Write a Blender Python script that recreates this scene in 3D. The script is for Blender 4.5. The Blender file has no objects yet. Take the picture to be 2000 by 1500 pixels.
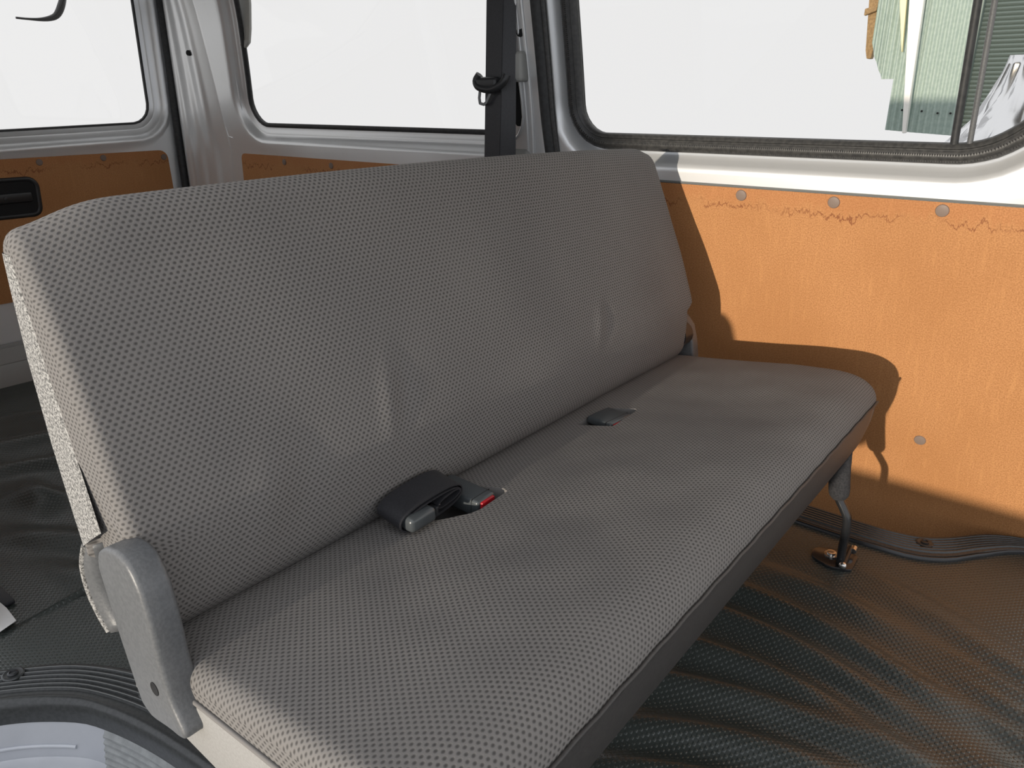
import bpy, bmesh, math, random
from mathutils import Vector, Matrix, Euler, noise as mnoise
random.seed(7)
PI = math.pi
sc = bpy.context.scene
COL = sc.collection

# ------------------------------------------------------------------ camera, world, sun, exposure
# metres; x = towards the front of the van, y = across the van away from the camera, z = up, load floor at z = 0
CAM_F, CAM_PITCH, CAM_YAW = 1471.0, 20.671, 38.263
cam = bpy.data.cameras.new('camera')
cam.sensor_fit = 'HORIZONTAL'; cam.sensor_width = 36.0; cam.lens = 36.0 * CAM_F / 2000.0
cam.clip_start = 0.02; cam.clip_end = 200
camo = bpy.data.objects.new('camera', cam); COL.objects.link(camo)
camo.location = (0, 0, 1.0)
camo.rotation_euler = (math.radians(90 - CAM_PITCH), 0, math.radians(CAM_YAW))
sc.camera = camo

SKY = 1.15           # open sky
GLASS = 0.75        # transmission of the tinted window glass (seen sky = SKY * GLASS)
wd = bpy.data.worlds.new('world'); sc.world = wd; wd.use_nodes = True
bg = wd.node_tree.nodes['Background']
bg.inputs[0].default_value = (0.95, 0.98, 1.04, 1); bg.inputs[1].default_value = SKY

sun = bpy.data.lights.new('sun', 'SUN'); sun.energy = 4.0; sun.angle = math.radians(0.8); sun.color = (1.0, 0.90, 0.76)
suno = bpy.data.objects.new('sun', sun); COL.objects.link(suno)
SUN_EL, SUN_AZ = math.radians(3.0), math.radians(-0.9)
sdir = Vector((math.sin(SUN_AZ) * math.cos(SUN_EL), math.cos(SUN_AZ) * math.cos(SUN_EL), -math.sin(SUN_EL)))
suno.rotation_euler = sdir.to_track_quat('-Z', 'Y').to_euler()
suno.location = (0, -5, 3)

vs = sc.view_settings
vs.view_transform = 'Standard'; vs.look = 'None'; vs.gamma = 1.0; vs.exposure = 0.0; vs.use_curve_mapping = False
sc.cycles.max_bounces = 12; sc.cycles.transparent_max_bounces = 16

# ------------------------------------------------------------------ material helpers
def mat(name, col=(.5, .5, .5), rough=.5, metal=0.0, spec=.5):
    m = bpy.data.materials.new(name); m.use_nodes = True
    b = m.node_tree.nodes['Principled BSDF']
    b.inputs['Base Color'].default_value = (*col, 1); b.inputs['Roughness'].default_value = rough
    b.inputs['Metallic'].default_value = metal; b.inputs['Specular IOR Level'].default_value = spec
    m.diffuse_color = (*col, 1)
    return m

class NT:
    """tiny node helper"""
    def __init__(s, m): s.t = m.node_tree; s.b = s.t.nodes['Principled BSDF']
    def n(s, typ, **kw):
        nd = s.t.nodes.new(typ)
        for k, v in kw.items(): setattr(nd, k, v)
        return nd
    def link(s, a, b): s.t.links.new(a, b)
    def val(s, sock, v):
        if hasattr(v, 'links') or hasattr(v, 'is_linked'): s.link(v, sock)
        else: sock.default_value = v
    def math(s, op, a, b=0.0, c=None):
        nd = s.n('ShaderNodeMath', operation=op)
        s.val(nd.inputs[0], a); s.val(nd.inputs[1], b)
        if c is not None: s.val(nd.inputs[2], c)
        return nd.outputs[0]
    def uv(s):
        x = s.n('ShaderNodeSeparateXYZ'); tc = s.n('ShaderNodeTexCoord'); s.link(tc.outputs['UV'], x.inputs[0])
        return x.outputs[0], x.outputs[1], tc.outputs['UV']
    def pos(s):
        x = s.n('ShaderNodeSeparateXYZ'); g = s.n('ShaderNodeNewGeometry'); s.link(g.outputs['Position'], x.inputs[0])
        return x.outputs[0], x.outputs[1], x.outputs[2], g.outputs['Position']
    def noise(s, vec, scale, detail=3, rough=.5, scl=None):
        if scl:
            mp = s.n('ShaderNodeMapping'); s.link(vec, mp.inputs[0]); mp.inputs['Scale'].default_value = scl; vec = mp.outputs[0]
        nd = s.n('ShaderNodeTexNoise'); s.link(vec, nd.inputs['Vector'])
        nd.inputs['Scale'].default_value = scale; nd.inputs['Detail'].default_value = detail; nd.inputs['Roughness'].default_value = rough
        return nd.outputs['Fac']
    def mix(s, fac, a, b):
        nd = s.n('ShaderNodeMix', data_type='RGBA')
        s.val(nd.inputs[0], fac)
        for i, c in ((6, a), (7, b)):
            if isinstance(c, tuple): nd.inputs[i].default_value = (*c, 1)
            else: s.link(c, nd.inputs[i])
        return nd.outputs[2]
    def remap(s, v, a, b, c=0.0, d=1.0, smooth=True):
        nd = s.n('ShaderNodeMapRange', interpolation_type='SMOOTHSTEP' if smooth else 'LINEAR')
        s.link(v, nd.inputs[0])
        for i, q in enumerate((a, b, c, d)): nd.inputs[i + 1].default_value = q
        return nd.outputs[0]
    def bump(s, h, dist, strength=1.0):
        nd = s.n('ShaderNodeBump'); s.link(h, nd.inputs['Height'])
        nd.inputs['Distance'].default_value = dist; nd.inputs['Strength'].default_value = strength
        s.link(nd.outputs[0], s.b.inputs['Normal'])
    def color(s, c): s.link(c, s.b.inputs['Base Color'])

def m_fabric():
    m = mat('seat_fabric', (.27, .26, .25), .95, 0, .12); t = NT(m)
    u, v, uv = t.uv()
    rv = t.math('DIVIDE', v, .0056)
    row = t.math('FLOOR', rv); fv = t.math('SUBTRACT', rv, row)
    odd = t.math('MODULO', t.math('ABSOLUTE', row), 2.0)
    ru = t.math('ADD', t.math('DIVIDE', u, .0086), t.math('MULTIPLY', odd, .5))
    fu = t.math('FRACT', ru)
    dx = t.math('MULTIPLY', t.math('ABSOLUTE', t.math('SUBTRACT', fu, .5)), 2.0)
    dy = t.math('MULTIPLY', t.math('ABSOLUTE', t.math('SUBTRACT', fv, .42)), 1.9)
    d = t.math('SQRT', t.math('ADD', t.math('MULTIPLY', dx, dx), t.math('MULTIPLY', dy, dy)))
    pit = t.remap(d, .18, .85)                       # 0 in a pit, 1 on a thread
    nz = t.noise(uv, 900, 2)
    c = t.mix(pit, (.064, .0604, .0575), (.192, .1815, .1725))
    c = t.mix(t.math('MULTIPLY', nz, .25), c, (.165, .155, .146))
    big = t.noise(uv, 9, 2)
    c = t.mix(t.math('MULTIPLY', t.remap(big, .4, .75), .12), c, (.20, .19, .18))
    t.color(c); t.bump(pit, .0008, .7)
    t.b.inputs['Sheen Weight'].default_value = .04; t.b.inputs['Sheen Roughness'].default_value = .5
    return m

def m_felt():
    m = mat('seat_back_felt', (.4, .39, .37), .97, 0, .1); t = NT(m)
    _, _, _, p = t.pos()
    a = t.noise(p, 300, 3, .75)
    t.color(t.mix(t.remap(a, .38, .62), (.08, .078, .074), (.40, .39, .37))); t.bump(a, .0012, .8)
    t.b.inputs['Sheen Weight'].default_value = .15
    return m

def m_mat():
    m = mat('mat_vinyl', (.03, .036, .034), .34, 0, .7); t = NT(m)
    u, v, uv = t.uv()
    a = t.math('SINE', t.math('MULTIPLY', t.math('ADD', u, v), 2 * PI / .0125))
    b = t.math('SINE', t.math('MULTIPLY', t.math('SUBTRACT', u, v), 2 * PI / .0125))
    h = t.math('MULTIPLY', t.math('ADD', a, b), .5)
    h = t.remap(h, -.1, .9)
    nz = t.noise(uv, 6, 4)
    t.color(t.mix(t.math('MULTIPLY', h, .3), t.mix(nz, (.029, .035, .032), (.045, .053, .049)), (.066, .077, .071)))
    t.bump(h, .0012, .7)
    r = t.remap(nz, .3, .7, .28, .40); t.link(r, t.b.inputs['Roughness'])
    return m

def m_ply():
    m = mat('hardboard', (.46, .2, .06), .62, 0, .3); t = NT(m)
    u, v, uv = t.uv()                              # u along the panel, v = height above the floor
    fine = t.noise(uv, 330, 3, .65)
    streak = t.noise(uv, 30, 3, .6, (3.0, .35, 1))
    cloud = t.noise(uv, 4, 3)
    c = t.mix(t.remap(fine, .3, .7), (.35, .154, .054), (.545, .265, .109))
    c = t.mix(t.math('MULTIPLY', t.remap(streak, .5, .8), .35), c, (.62, .31, .12))
    c = t.mix(t.math('MULTIPLY', t.remap(cloud, .35, .7), .30), c, (.33, .135, .04))
    # water stain: a thin wavering tide line hanging below the top edge
    n1 = t.noise(uv, 26, 4, .75, (1, .25, 1)); n2 = t.noise(uv, 5, 2, .5, (1, .01, 1))
    edge = t.math('SUBTRACT', .84, t.math('ADD', t.math('MULTIPLY', n1, .115), t.math('MULTIPLY', n2, .045)))
    dd = t.math('ABSOLUTE', t.math('SUBTRACT', v, edge))
    line = t.math('MULTIPLY', t.remap(dd, .0009, .0035, 1.0, 0.0), t.remap(n2, .40, .55))
    c = t.mix(t.math('MULTIPLY', line, .8), c, (.20, .06, .022))
    above = t.math('MULTIPLY', t.remap(t.math('SUBTRACT', v, edge), 0.0, .02), .22)
    c = t.mix(above, c, (.40, .13, .045))
    t.color(c); t.bump(fine, .0004, .4)
    return m

def m_silver():
    m = mat('silver_paint', (.80, .81, .815), .36, .5, .5); t = NT(m)
    _, _, _, p = t.pos()
    n = t.noise(p, 14, 4)
    t.color(t.mix(t.math('MULTIPLY', t.remap(n, .55, .75), .25), (.80, .81, .815), (.72, .725, .71)))
    t.b.inputs['Coat Weight'].default_value = .35; t.b.inputs['Coat Roughness'].default_value = .12
    return m

def m_noise(name, c1, c2, rough, scale=60, bump=0.0, metal=0.0, spec=.5):
    m = mat(name, c1, rough, metal, spec); t = NT(m)
    _, _, _, p = t.pos(); n = t.noise(p, scale, 4)
    t.color(t.mix(t.remap(n, .35, .65), c1, c2))
    if bump: t.bump(n, bump, .6)
    return m

def m_glass():
    m = bpy.data.materials.new('tinted_glass'); m.use_nodes = True; nt = m.node_tree; nt.nodes.clear()
    out = nt.nodes.new('ShaderNodeOutputMaterial'); mx = nt.nodes.new('ShaderNodeMixShader')
    tr = nt.nodes.new('ShaderNodeBsdfTransparent'); gl = nt.nodes.new('ShaderNodeBsdfGlossy')
    tr.inputs[0].default_value = (GLASS * 1.04, GLASS * 1.005, GLASS * .945, 1); gl.inputs['Roughness'].default_value = .02
    t = NT.__new__(NT); t.t = nt
    ge = t.n('ShaderNodeNewGeometry'); dt = t.n('ShaderNodeVectorMath', operation='DOT_PRODUCT')
    nt.links.new(ge.outputs['Incoming'], dt.inputs[0]); nt.links.new(ge.outputs['Normal'], dt.inputs[1])
    c1 = t.math('SUBTRACT', 1.0, t.math('ABSOLUTE', dt.outputs['Value']))
    fr_ = t.math('ADD', .03, t.math('MULTIPLY', t.math('POWER', c1, 5.0), .97))
    nt.links.new(fr_, mx.inputs[0]); nt.links.new(tr.outputs[0], mx.inputs[1]); nt.links.new(gl.outputs[0], mx.inputs[2])
    nt.links.new(mx.outputs[0], out.inputs[0])
    return m

M = dict(
    fabric=m_fabric(), felt=m_felt(), matv=m_mat(), ply=m_ply(), silver=m_silver(), glass=m_glass(),
    vinyl=m_noise('dark_vinyl', (.042, .039, .038), (.052, .048, .046), .5, 200, .0003),
    sidevinyl=m_noise('grey_vinyl', (.27, .263, .25), (.30, .293, .28), .6, 300, .0003),
    bracket=m_noise('grey_plastic', (.10, .103, .106), (.12, .123, .126), .4, 260, .0004),
    rubber=m_noise('black_rubber', (.020, .021, .022), (.032, .033, .034), .55, 80, .0003),
    seal=m_noise('seal_rubber', (.030, .030, .030), (.050, .049, .047), .42, 120, .0003),
    trim=m_noise('scuff_plastic', (.032, .034, .034), (.046, .048, .048), .32, 160, .0003),
    trimline=mat('highlight_and_edge', (.16, .165, .16), .4),  # paler grey for the painted ridge highlights and the lining edge
    web=m_noise('belt_webbing', (.020, .020, .023), (.030, .030, .034), .42, 500, .0003),
    black=mat('black_plastic', (.022, .023, .025), .38), buckle=mat('buckle_plastic', (.06, .067, .071), .28),
    red=mat('red_button', (.45, .012, .02), .35), steel=mat('steel', (.62, .61, .59), .25, 1.0),
    gunmetal=mat('gunmetal', (.18, .185, .19), .35, .8),
    sill=mat('sill_metal', (.30, .30, .29), .4, .4),
    rod=mat('black_enamel', (.018, .018, .019), .22), foam=m_noise('foam_sleeve', (.018, .018, .020), (.034, .033, .035), .95, 240, .0008),
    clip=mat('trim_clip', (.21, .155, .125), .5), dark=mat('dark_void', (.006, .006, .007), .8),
    greycap=mat('grey_cap', (.36, .36, .34), .5), stepmetal=m_noise('step_metal', (.56, .575, .61), (.50, .515, .55), .42, 8, 0, .25),
    ribplastic=m_noise('ribbed_plastic', (.24, .25, .25), (.30, .31, .31), .5, 60), white=mat('white_paper', (.8, .79, .77), .7),
    ground=m_noise('concrete', (.30, .295, .285), (.36, .355, .34), .9, 5), yard=m_noise('shade_wall', (.45, .44, .42), (.52, .51, .49), .9, 9),
    sheet=m_noise('green_sheet', (.33, .42, .385), (.38, .47, .43), .5, 20), timber=m_noise('timber', (.34, .22, .10), (.24, .15, .065), .7, 30),
    post=mat('white_post', (.93, .92, .89), .45), cream=mat('cream_paint', (.85, .80, .50), .5),
    shutter=mat('green_shutter', (.17, .22, .21), .35, .3), foil=mat('foil', (.85, .86, .88), .16, 1.0),
    headliner=m_noise('headliner', (.38, .375, .36), (.42, .415, .40), .9, 90),
)

# ------------------------------------------------------------------ mesh helpers
def tag(o, label=None, cat=None, group=None, kind=None):
    if label: o['label'] = label
    if cat: o['category'] = cat
    if group: o['group'] = group
    if kind: o['kind'] = kind
    return o

def empty(name, loc=(0, 0, 0)):
    o = bpy.data.objects.new(name, None); COL.objects.link(o); o.location = loc; o.empty_display_size = .05
    return o

def link(name, me, parent=None):
    o = bpy.data.objects.new(name, me); COL.objects.link(o)
    if parent is not None:
        o.parent = parent
        o.matrix_parent_inverse = Matrix_inv(parent)
    return o

def Matrix_inv(p):
    # part meshes hold world coordinates; only the empties are moved
    return Matrix.Translation(p.location).inverted() if p.type == 'EMPTY' else Matrix.Identity(4)

def mesh(name, verts, faces, m, parent=None, smooth=True, uvs=None, sharp=None, fmat=None):
    """uvs: per face-corner list of (u, v) in face order"""
    me = bpy.data.meshes.new(name); me.from_pydata([tuple(v) for v in verts], [], faces); me.update()
    for q in (m if isinstance(m, (list, tuple)) else [m]): me.materials.append(q)
    if uvs:
        l = me.uv_layers.new(name='uv'); l.data.foreach_set('uv', [c for q in uvs for c in q])
    bm = bmesh.new(); bm.from_mesh(me)
    bmesh.ops.recalc_face_normals(bm, faces=bm.faces)
    bm.to_mesh(me); bm.free()
    if smooth:
        me.polygons.foreach_set('use_smooth', [True] * len(me.polygons))
        if sharp is not None: me.set_sharp_from_angle(angle=math.radians(sharp))
    if fmat: me.polygons.foreach_set('material_index', fmat)
    return link(name, me, parent)

def grid(name, P, m, parent=None, wrap=False, uv=None, sharp=None, smooth=True, caps=False):
    """P[i][j] points; wrap closes j. uv(i, j) -> (u, v)"""
    ni, nj = len(P), len(P[0]); V = [p for r in P for p in r]; F = []; U = []
    for i in range(ni - 1):
        for j in range(nj if wrap else nj - 1):
            j2 = (j + 1) % nj
            F.append((i * nj + j, i * nj + j2, (i + 1) * nj + j2, (i + 1) * nj + j))
            if uv: U += [uv(i, j), uv(i, j + 1), uv(i + 1, j + 1), uv(i + 1, j)]
    if caps:
        F.append(tuple(range(nj))); F.append(tuple((ni - 1) * nj + j for j in range(nj)))
        if uv:
            U += [(0, 0)] * (2 * nj)
    return mesh(name, V, F, m, parent, smooth, U if uv else None, sharp)

def bevel_obj(o, w, seg=3, ang=30):
    me = o.data; bm = bmesh.new(); bm.from_mesh(me)
    es = [e for e in bm.edges if len(e.link_faces) == 2 and e.calc_face_angle(0) > math.radians(ang)]
    bmesh.ops.bevel(bm, geom=es, offset=w, segments=seg, profile=.5, affect='EDGES', clamp_overlap=True)
    bm.to_mesh(me); bm.free()
    me.polygons.foreach_set('use_smooth', [True] * len(me.polygons)); me.set_sharp_from_angle(angle=math.radians(40))
    return o

def box(name, lo, hi, m, parent=None, bev=0.0, seg=2):
    x0, y0, z0 = lo; x1, y1, z1 = hi
    V = [(x0, y0, z0), (x1, y0, z0), (x1, y1, z0), (x0, y1, z0), (x0, y0, z1), (x1, y0, z1), (x1, y1, z1), (x0, y1, z1)]
    F = [(3, 2, 1, 0), (4, 5, 6, 7), (0, 1, 5, 4), (1, 2, 6, 5), (2, 3, 7, 6), (3, 0, 4, 7)]
    o = mesh(name, V, F, m, parent, smooth=False)
    if bev: bevel_obj(o, bev, seg)
    return o

def prism(name, pts3, ext, m, parent=None, bev=0.0, seg=3):
    """polygon of 3D points pushed along ext"""
    n = len(pts3); e = Vector(ext); A = [Vector(p) for p in pts3]
    V = A + [p + e for p in A]
    F = [tuple(range(n - 1, -1, -1)), tuple(range(n, 2 * n))] + [(i, (i + 1) % n, n + (i + 1) % n, n + i) for i in range(n)]
    o = mesh(name, V, F, m, parent, smooth=False)
    if bev: bevel_obj(o, bev, seg)
    return o

def crom(pts, n):
    """Catmull-Rom resample of a polyline (tuples) to n points, roughly even"""
    P = [Vector(p) for p in pts]
    P = [P[0] * 2 - P[1]] + P + [P[-1] * 2 - P[-2]]
    out = []
    for i in range(1, len(P) - 2):
        for k in range(24):
            t = k / 24; p0, p1, p2, p3 = P[i - 1], P[i], P[i + 1], P[i + 2]
            out.append(.5 * ((2 * p1) + (p2 - p0) * t + (2 * p0 - 5 * p1 + 4 * p2 - p3) * t * t + (3 * p1 - p0 - 3 * p2 + p3) * t ** 3))
    out.append(P[-2])
    return even(out, n)

def even(out, n, closed=False):
    out = [Vector(p) for p in out]
    if closed: out = out + [out[0]]
    L = [0]
    for a, b in zip(out, out[1:]): L.append(L[-1] + (b - a).length)
    res = []; k = 0
    for i in range(n):
        s = L[-1] * i / (n if closed else n - 1)
        while k < len(L) - 2 and L[k + 1] < s: k += 1
        d = L[k + 1] - L[k]; res.append(out[k].lerp(out[k + 1], (s - L[k]) / d if d > 1e-12 else 0))
    return res

def tube(name, path, r, m, parent=None, seg=10, flat=1.0, caps=True):
    """r number or list; flat scales the second cross axis"""
    P = [Vector(p) for p in path]; n = len(P); G = []; up = None
    for i in range(n):
        t = (P[min(i + 1, n - 1)] - P[max(i - 1, 0)]).normalized()
        if up is None:
            ref = Vector((0, 0, 1)) if abs(t.z) < .9 else Vector((1, 0, 0))
            up = (ref - t * ref.dot(t)).normalized()
        else: up = (up - t * up.dot(t)).normalized()
        sd = t.cross(up); rr = r[i] if isinstance(r, (list, tuple)) else r
        G.append([P[i] + (sd * math.cos(2 * PI * k / seg) + up * math.sin(2 * PI * k / seg) * flat) * rr for k in range(seg)])
    return grid(name, G, m, parent, wrap=True, caps=caps, sharp=50)

def lathe(name, c, axis, prof, m, parent=None, seg=20):
    """prof list of (radius, height along axis)"""
    a = Vector(axis).normalized(); ref = Vector((0, 0, 1)) if abs(a.z) < .9 else Vector((1, 0, 0))
    u = a.cross(ref).normalized(); w = a.cross(u); c = Vector(c)
    G = [[c + a * h + (u * math.cos(2 * PI * k / seg) + w * math.sin(2 * PI * k / seg)) * max(r, 1e-5) for k in range(seg)] for r, h in prof]
    return grid(name, G, m, parent, wrap=True, sharp=40, caps=True)

def rpoly(corners, seg=8):
    """corners (a, b, r) counter-clockwise -> rounded loop of 2D points"""
    n = len(corners); out = []
    for i in range(n):
        a, b, r = corners[i]; p = Vector((a, b)); p0 = Vector(corners[i - 1][:2]); p1 = Vector(corners[(i + 1) % n][:2])
        d0 = (p0 - p).normalized(); d1 = (p1 - p).normalized(); ang = d0.angle(d1); t = r / math.tan(ang / 2)
        if r < 1e-6: out.append(p); continue
        A = p + d0 * t; B = p + d1 * t; cc = p + (d0 + d1).normalized() * (r / math.sin(ang / 2))
        va, vb = A - cc, B - cc
        for k in range(seg + 1):
            s = k / seg; v = (va.lerp(vb, s)); v = v.normalized() * r; out.append(cc + v)
    return out

def offset2(loop, d):
    """outward offset of a counter-clockwise 2D loop"""
    n = len(loop); out = []
    for i in range(n):
        a, b, c = loop[i - 1], loop[i], loop[(i + 1) % n]
        t0 = (b - a); t1 = (c - b)
        n0 = Vector((t0.y, -t0.x)).normalized(); n1 = Vector((t1.y, -t1.x)).normalized()
        nn = (n0 + n1).normalized(); k = 1 / max(.5, nn.dot(n0))
        out.append(b + nn * d * k)
    return out

def to_outline(loop, outl):
    """radial match of loop points onto an outline polygon, snapping to its corners"""
    cen = sum(loop, Vector((0, 0))) / len(loop); res = []
    m = len(outl)
    for p in loop:
        d = (p - cen); best = None
        for i in range(m):
            a, b = outl[i], outl[(i + 1) % m]; e = b - a
            den = d.x * e.y - d.y * e.x
            if abs(den) < 1e-12: continue
            t = ((a.x - cen.x) * e.y - (a.y - cen.y) * e.x) / den; s = ((a.x - cen.x) * d.y - (a.y - cen.y) * d.x) / den
            if t > 0 and -1e-6 <= s <= 1 + 1e-6 and (best is None or t < best): best = t
        res.append(cen + d * best)
    for c in outl:
        i = min(range(len(res)), key=lambda k: (res[k] - c).length); res[i] = c.copy()
    return res

def window_panel(name, loop, prof, outl, surf, m, parent=None, edge=(), nin=7):
    """sheet with a window: loops pushed out from the window by prof [(d, h)], then run to the outline; edge [(d, h)] rolls the rim"""
    loops = [[surf(p.x, p.y, h) for p in offset2(loop, d)] for d, h in prof]
    last = offset2(loop, prof[-1][0]); h0 = prof[-1][1]; ou = to_outline(last, outl)
    for k in range(1, nin + 1):
        s = k / nin; loops.append([surf(*a.lerp(b, s), h0) for a, b in zip(last, ou)])
    for d, h in edge: loops.append([surf(p.x, p.y, h) for p in offset2(ou, d)])
    return grid(name, loops, m, parent, wrap=True, sharp=50)

def ring(name, loop, prof, surf, m, parent=None, closed=False):
    loops = [[surf(p.x, p.y, h) for p in offset2(loop, d)] for d, h in prof]
    if closed: loops.append(loops[0])
    return grid(name, loops, m, parent, wrap=True, sharp=60)

def sheet(name, loop, surf, m, parent=None, h=0.0, th=.005, rows=24, cols=16):
    """board with a rounded outline (2D loop), following surf; front at h + th, rim back to h"""
    bs = sorted(set(round(p.y, 5) for p in loop)); b0, b1 = bs[0], bs[-1]
    lv = sorted(set(bs + [b0 + (b1 - b0) * k / rows for k in range(rows + 1)]))
    ymn, ymx = min(p.y for p in loop), max(p.y for p in loop)
    def span(b):
        b = min(max(b, ymn), ymx); xs = []
        n = len(loop)
        for i in range(n):
            p, q = loop[i], loop[(i + 1) % n]
            if (p.y - b) * (q.y - b) <= 1e-12:
                if abs(p.y - q.y) < 1e-9: xs += [p.x, q.x]
                else:
                    t = (b - p.y) / (q.y - p.y)
                    if -1e-6 <= t <= 1 + 1e-6: xs.append(p.x + (q.x - p.x) * t)
        return min(xs), max(xs)
    R = []
    for b in lv:
        x0, x1 = span(b); R.append([(x0 + (x1 - x0) * k / cols, b) for k in range(cols + 1)])
    V = []; F = []; U = []; nj = cols + 1
    for r in R:
        for a, b in r: V.append(surf(a, b, h + th))
    for i in range(len(R) - 1):
        for j in range(cols):
            f = (i * nj + j, i * nj + j + 1, (i + 1) * nj + j + 1, (i + 1) * nj + j); F.append(f)
            U += [R[i][j], R[i][j + 1], R[i + 1][j + 1], R[i + 1][j]]
    rim = [(0, j) for j in range(nj)] + [(i, cols) for i in range(1, len(R))] + [(len(R) - 1, j) for j in range(cols - 1, -1, -1)] + [(i, 0) for i in range(len(R) - 2, 0, -1)]
    base = len(V)
    for i, j in rim: V.append(surf(*R[i][j], h))
    for k in range(len(rim)):
        k2 = (k + 1) % len(rim); (i, j), (i2, j2) = rim[k], rim[k2]
        F.append((i * nj + j, base + k, base + k2, i2 * nj + j2)); U += [R[i][j], R[i][j], R[i2][j2], R[i2][j2]]
    return mesh(name, V, F, m, parent, True, U, 40)

def smooth01(t): t = max(0., min(1., t)); return t * t * (3 - 2 * t)
def interp(x, xs, ys):
    if x <= xs[0]: return ys[0]
    for i in range(len(xs) - 1):
        if x <= xs[i + 1]: return ys[i] + (ys[i + 1] - ys[i]) * (x - xs[i]) / (xs[i + 1] - xs[i])
    return ys[-1]
ZS = [-.3, 0, .2, .4, .6, .8, .9, 1.1, 1.3, 1.6]; YS = [2.05, 2.01, 1.955, 1.90, 1.85, 1.805, 1.79, 1.755, 1.715, 1.62]
def Yd(z): return sum(interp(z + k * .04, ZS, YS) for k in (-1, 0, 1)) / 3          # far side, door
def Yq(z): return min(Yd(z), 1.806 + .02 * max(0, .8 - z) * 0)                      # far side, rear quarter
def s_door(x, z, h=0.): return Vector((x, Yd(z) - h, z))
def s_quart(x, z, h=0.): return Vector((x, Yq(z) - h, z))
YM = 1.05
def s_near(x, z, h=0.): return Vector((x, 2 * YM - Yq(z) + h, z))
TX = -3.2
def s_tail(y, z, h=0.): return Vector((TX + h, y, z))
def V2(*a): return [Vector(p) for p in a]

# ================================================================== THE SETTING
# ---- ground outside and two unseen walls added to block the low sun
g = box('ground', (-9, -13, -.70), (9, 16, -.60), M['ground']); tag(g, kind='structure', label='pale concrete yard around the van', cat='ground')
y1 = box('shade_wall_low', (-7, -1.5, -.6), (7, -1.2, .245), M['yard'], bev=.01); tag(y1, kind='structure', label='unseen low wall added to shade the foot of the far door', cat='wall')

y2 = box('shade_wall_tall', (-9, -12.2, -.6), (-.83, -12.0, 2.2), M['yard'], bev=.01); tag(y2, kind='structure', label='unseen tall wall added to shade the rear of the van', cat='wall')

# ---- floor
fl = box('floor', (-3.2, .46, -.06), (1.3, 1.735, -.012), M['silver']); tag(fl, kind='structure', label='steel load floor under the mat', cat='floor')

# ---- far sliding door
door = empty('door_1', (-.55, Yd(.4), 0)); tag(door, kind='structure', label='silver sliding door with hardboard lining beside the bench', cat='door')
WIN1 = rpoly([(-1.183, .913, .075), (-.125, .913, .16), (-.125, 1.44, .1), (-1.183, 1.44, .1)], 10)
WIN1 = even(WIN1, 160, True)
# keep the loop start on the bottom edge
DO = V2((-1.247, -.28), (.16, -.28), (.16, 1.6), (-1.247, 1.6))
window_panel('door_skin', WIN1, [(.030, -.048), (.036, -.046), (.044, -.038), (.054, -.024), (.062, -.011), (.068, -.003), (.075, 0.001), (.084, .003)], DO, s_door, M['silver'], door,
             edge=[(.004, .001), (.007, -.004), (.008, -.03)])
lin = rpoly([(-1.16, -.24, .03), (.13, -.24, .03), (.13, .802, .02), (-1.16, .802, .02)], 4)
dp = sheet('hardboard_panel', lin, s_door, M['ply'], door, h=.003, th=.005, rows=40, cols=20); dp['label'] = 'orange-brown hardboard lining with a wavy water stain'
def clip(c, nrm, parent, r=.0135):
    return lathe('trim_clip', c, nrm, [(r, -.002), (r, .0012), (r * .92, .0028), (r * .6, .0036), (r * .2, .0038)], M['clip'], parent, 18)
for x, z in ((-.717, .785), (-.501, .785), (-.283, .785), (-.065, .785), (-.95, .785), (-.255, .218), (-.9, .2)):
    dy = (Yd(z + .02) - Yd(z - .02)) / .04; nr = Vector((0, -1, dy)).normalized()
    clip(s_door(x, z, .008), nr, dp)
strip = [s_door(-1.16 + 1.29 * k / 40, .8055, .006) for k in range(41)]
tube('lining_edge_strip', strip, .0032, M['trimline'], door, 6)
# window in it
w1 = empty('window_1', (-.65, Yd(.91), .913)); tag(w1, kind='structure', label='large side window in the sliding door with thick black rubber seal', cat='window')
ring('window_seal', WIN1, [(-.004, -.034), (-.006, -.024), (-.002, -.014), (.006, -.010), (.0085, -.013), (.011, -.012), (.016, -.007), (.026, -.006), (.034, -.012), (.037, -.024), (.037, -.04), (-.004, -.040)], s_door, M['seal'], w1, closed=True)
# fine ribs on the seal's flat face
RV = []; RF = []
rl = even(WIN1, 640, True); ra = offset2(rl, .0165); rb = offset2(rl, .0335)
for i in range(0, 640, 1):
    j = (i + 1) % 640
    if rl[i].y > 1.3: continue
    a0, a1 = ra[i], ra[i].lerp(ra[j], .5); b0, b1 = rb[i], rb[i].lerp(rb[j], .5); k = len(RV)
    RV += [s_door(*a0, -.0062), s_door(*a1, -.0062), s_door(*b1, -.0118), s_door(*b0, -.0118), s_door(*a0.lerp(a1, .5), -.0045), s_door(*b0.lerp(b1, .5), -.0098)]
    RF += [(k, k + 4, k + 5, k + 3), (k + 4, k + 1, k + 2, k + 5), (k, k + 1, k + 4), (k + 3, k + 5, k + 2)]
rib = mesh('seal_ribs', RV, RF, M['seal'], w1, smooth=False); rib['kind'] = 'stuff'
def pane(name, loop, surf, h, parent):
    lp = offset2(loop, .006); ce = sum(lp, Vector((0, 0))) / len(lp)
    L = [[surf(*ce.lerp(p, s), h) for p in lp] for s in (.35, .7, 1)]
    n = len(lp); V = [p for q in L for p in q] + [surf(*ce, h)]
    F = [(i * n + j, i * n + (j + 1) % n, (i + 1) * n + (j + 1) % n, (i + 1) * n + j) for i in range(2) for j in range(n)] + [(3 * n, (j + 1) % n, j) for j in range(n)]
    o = mesh(name, V, F, M['glass'], parent)
    return o
pane('glass_pane', WIN1, s_door, -.028, w1)
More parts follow.
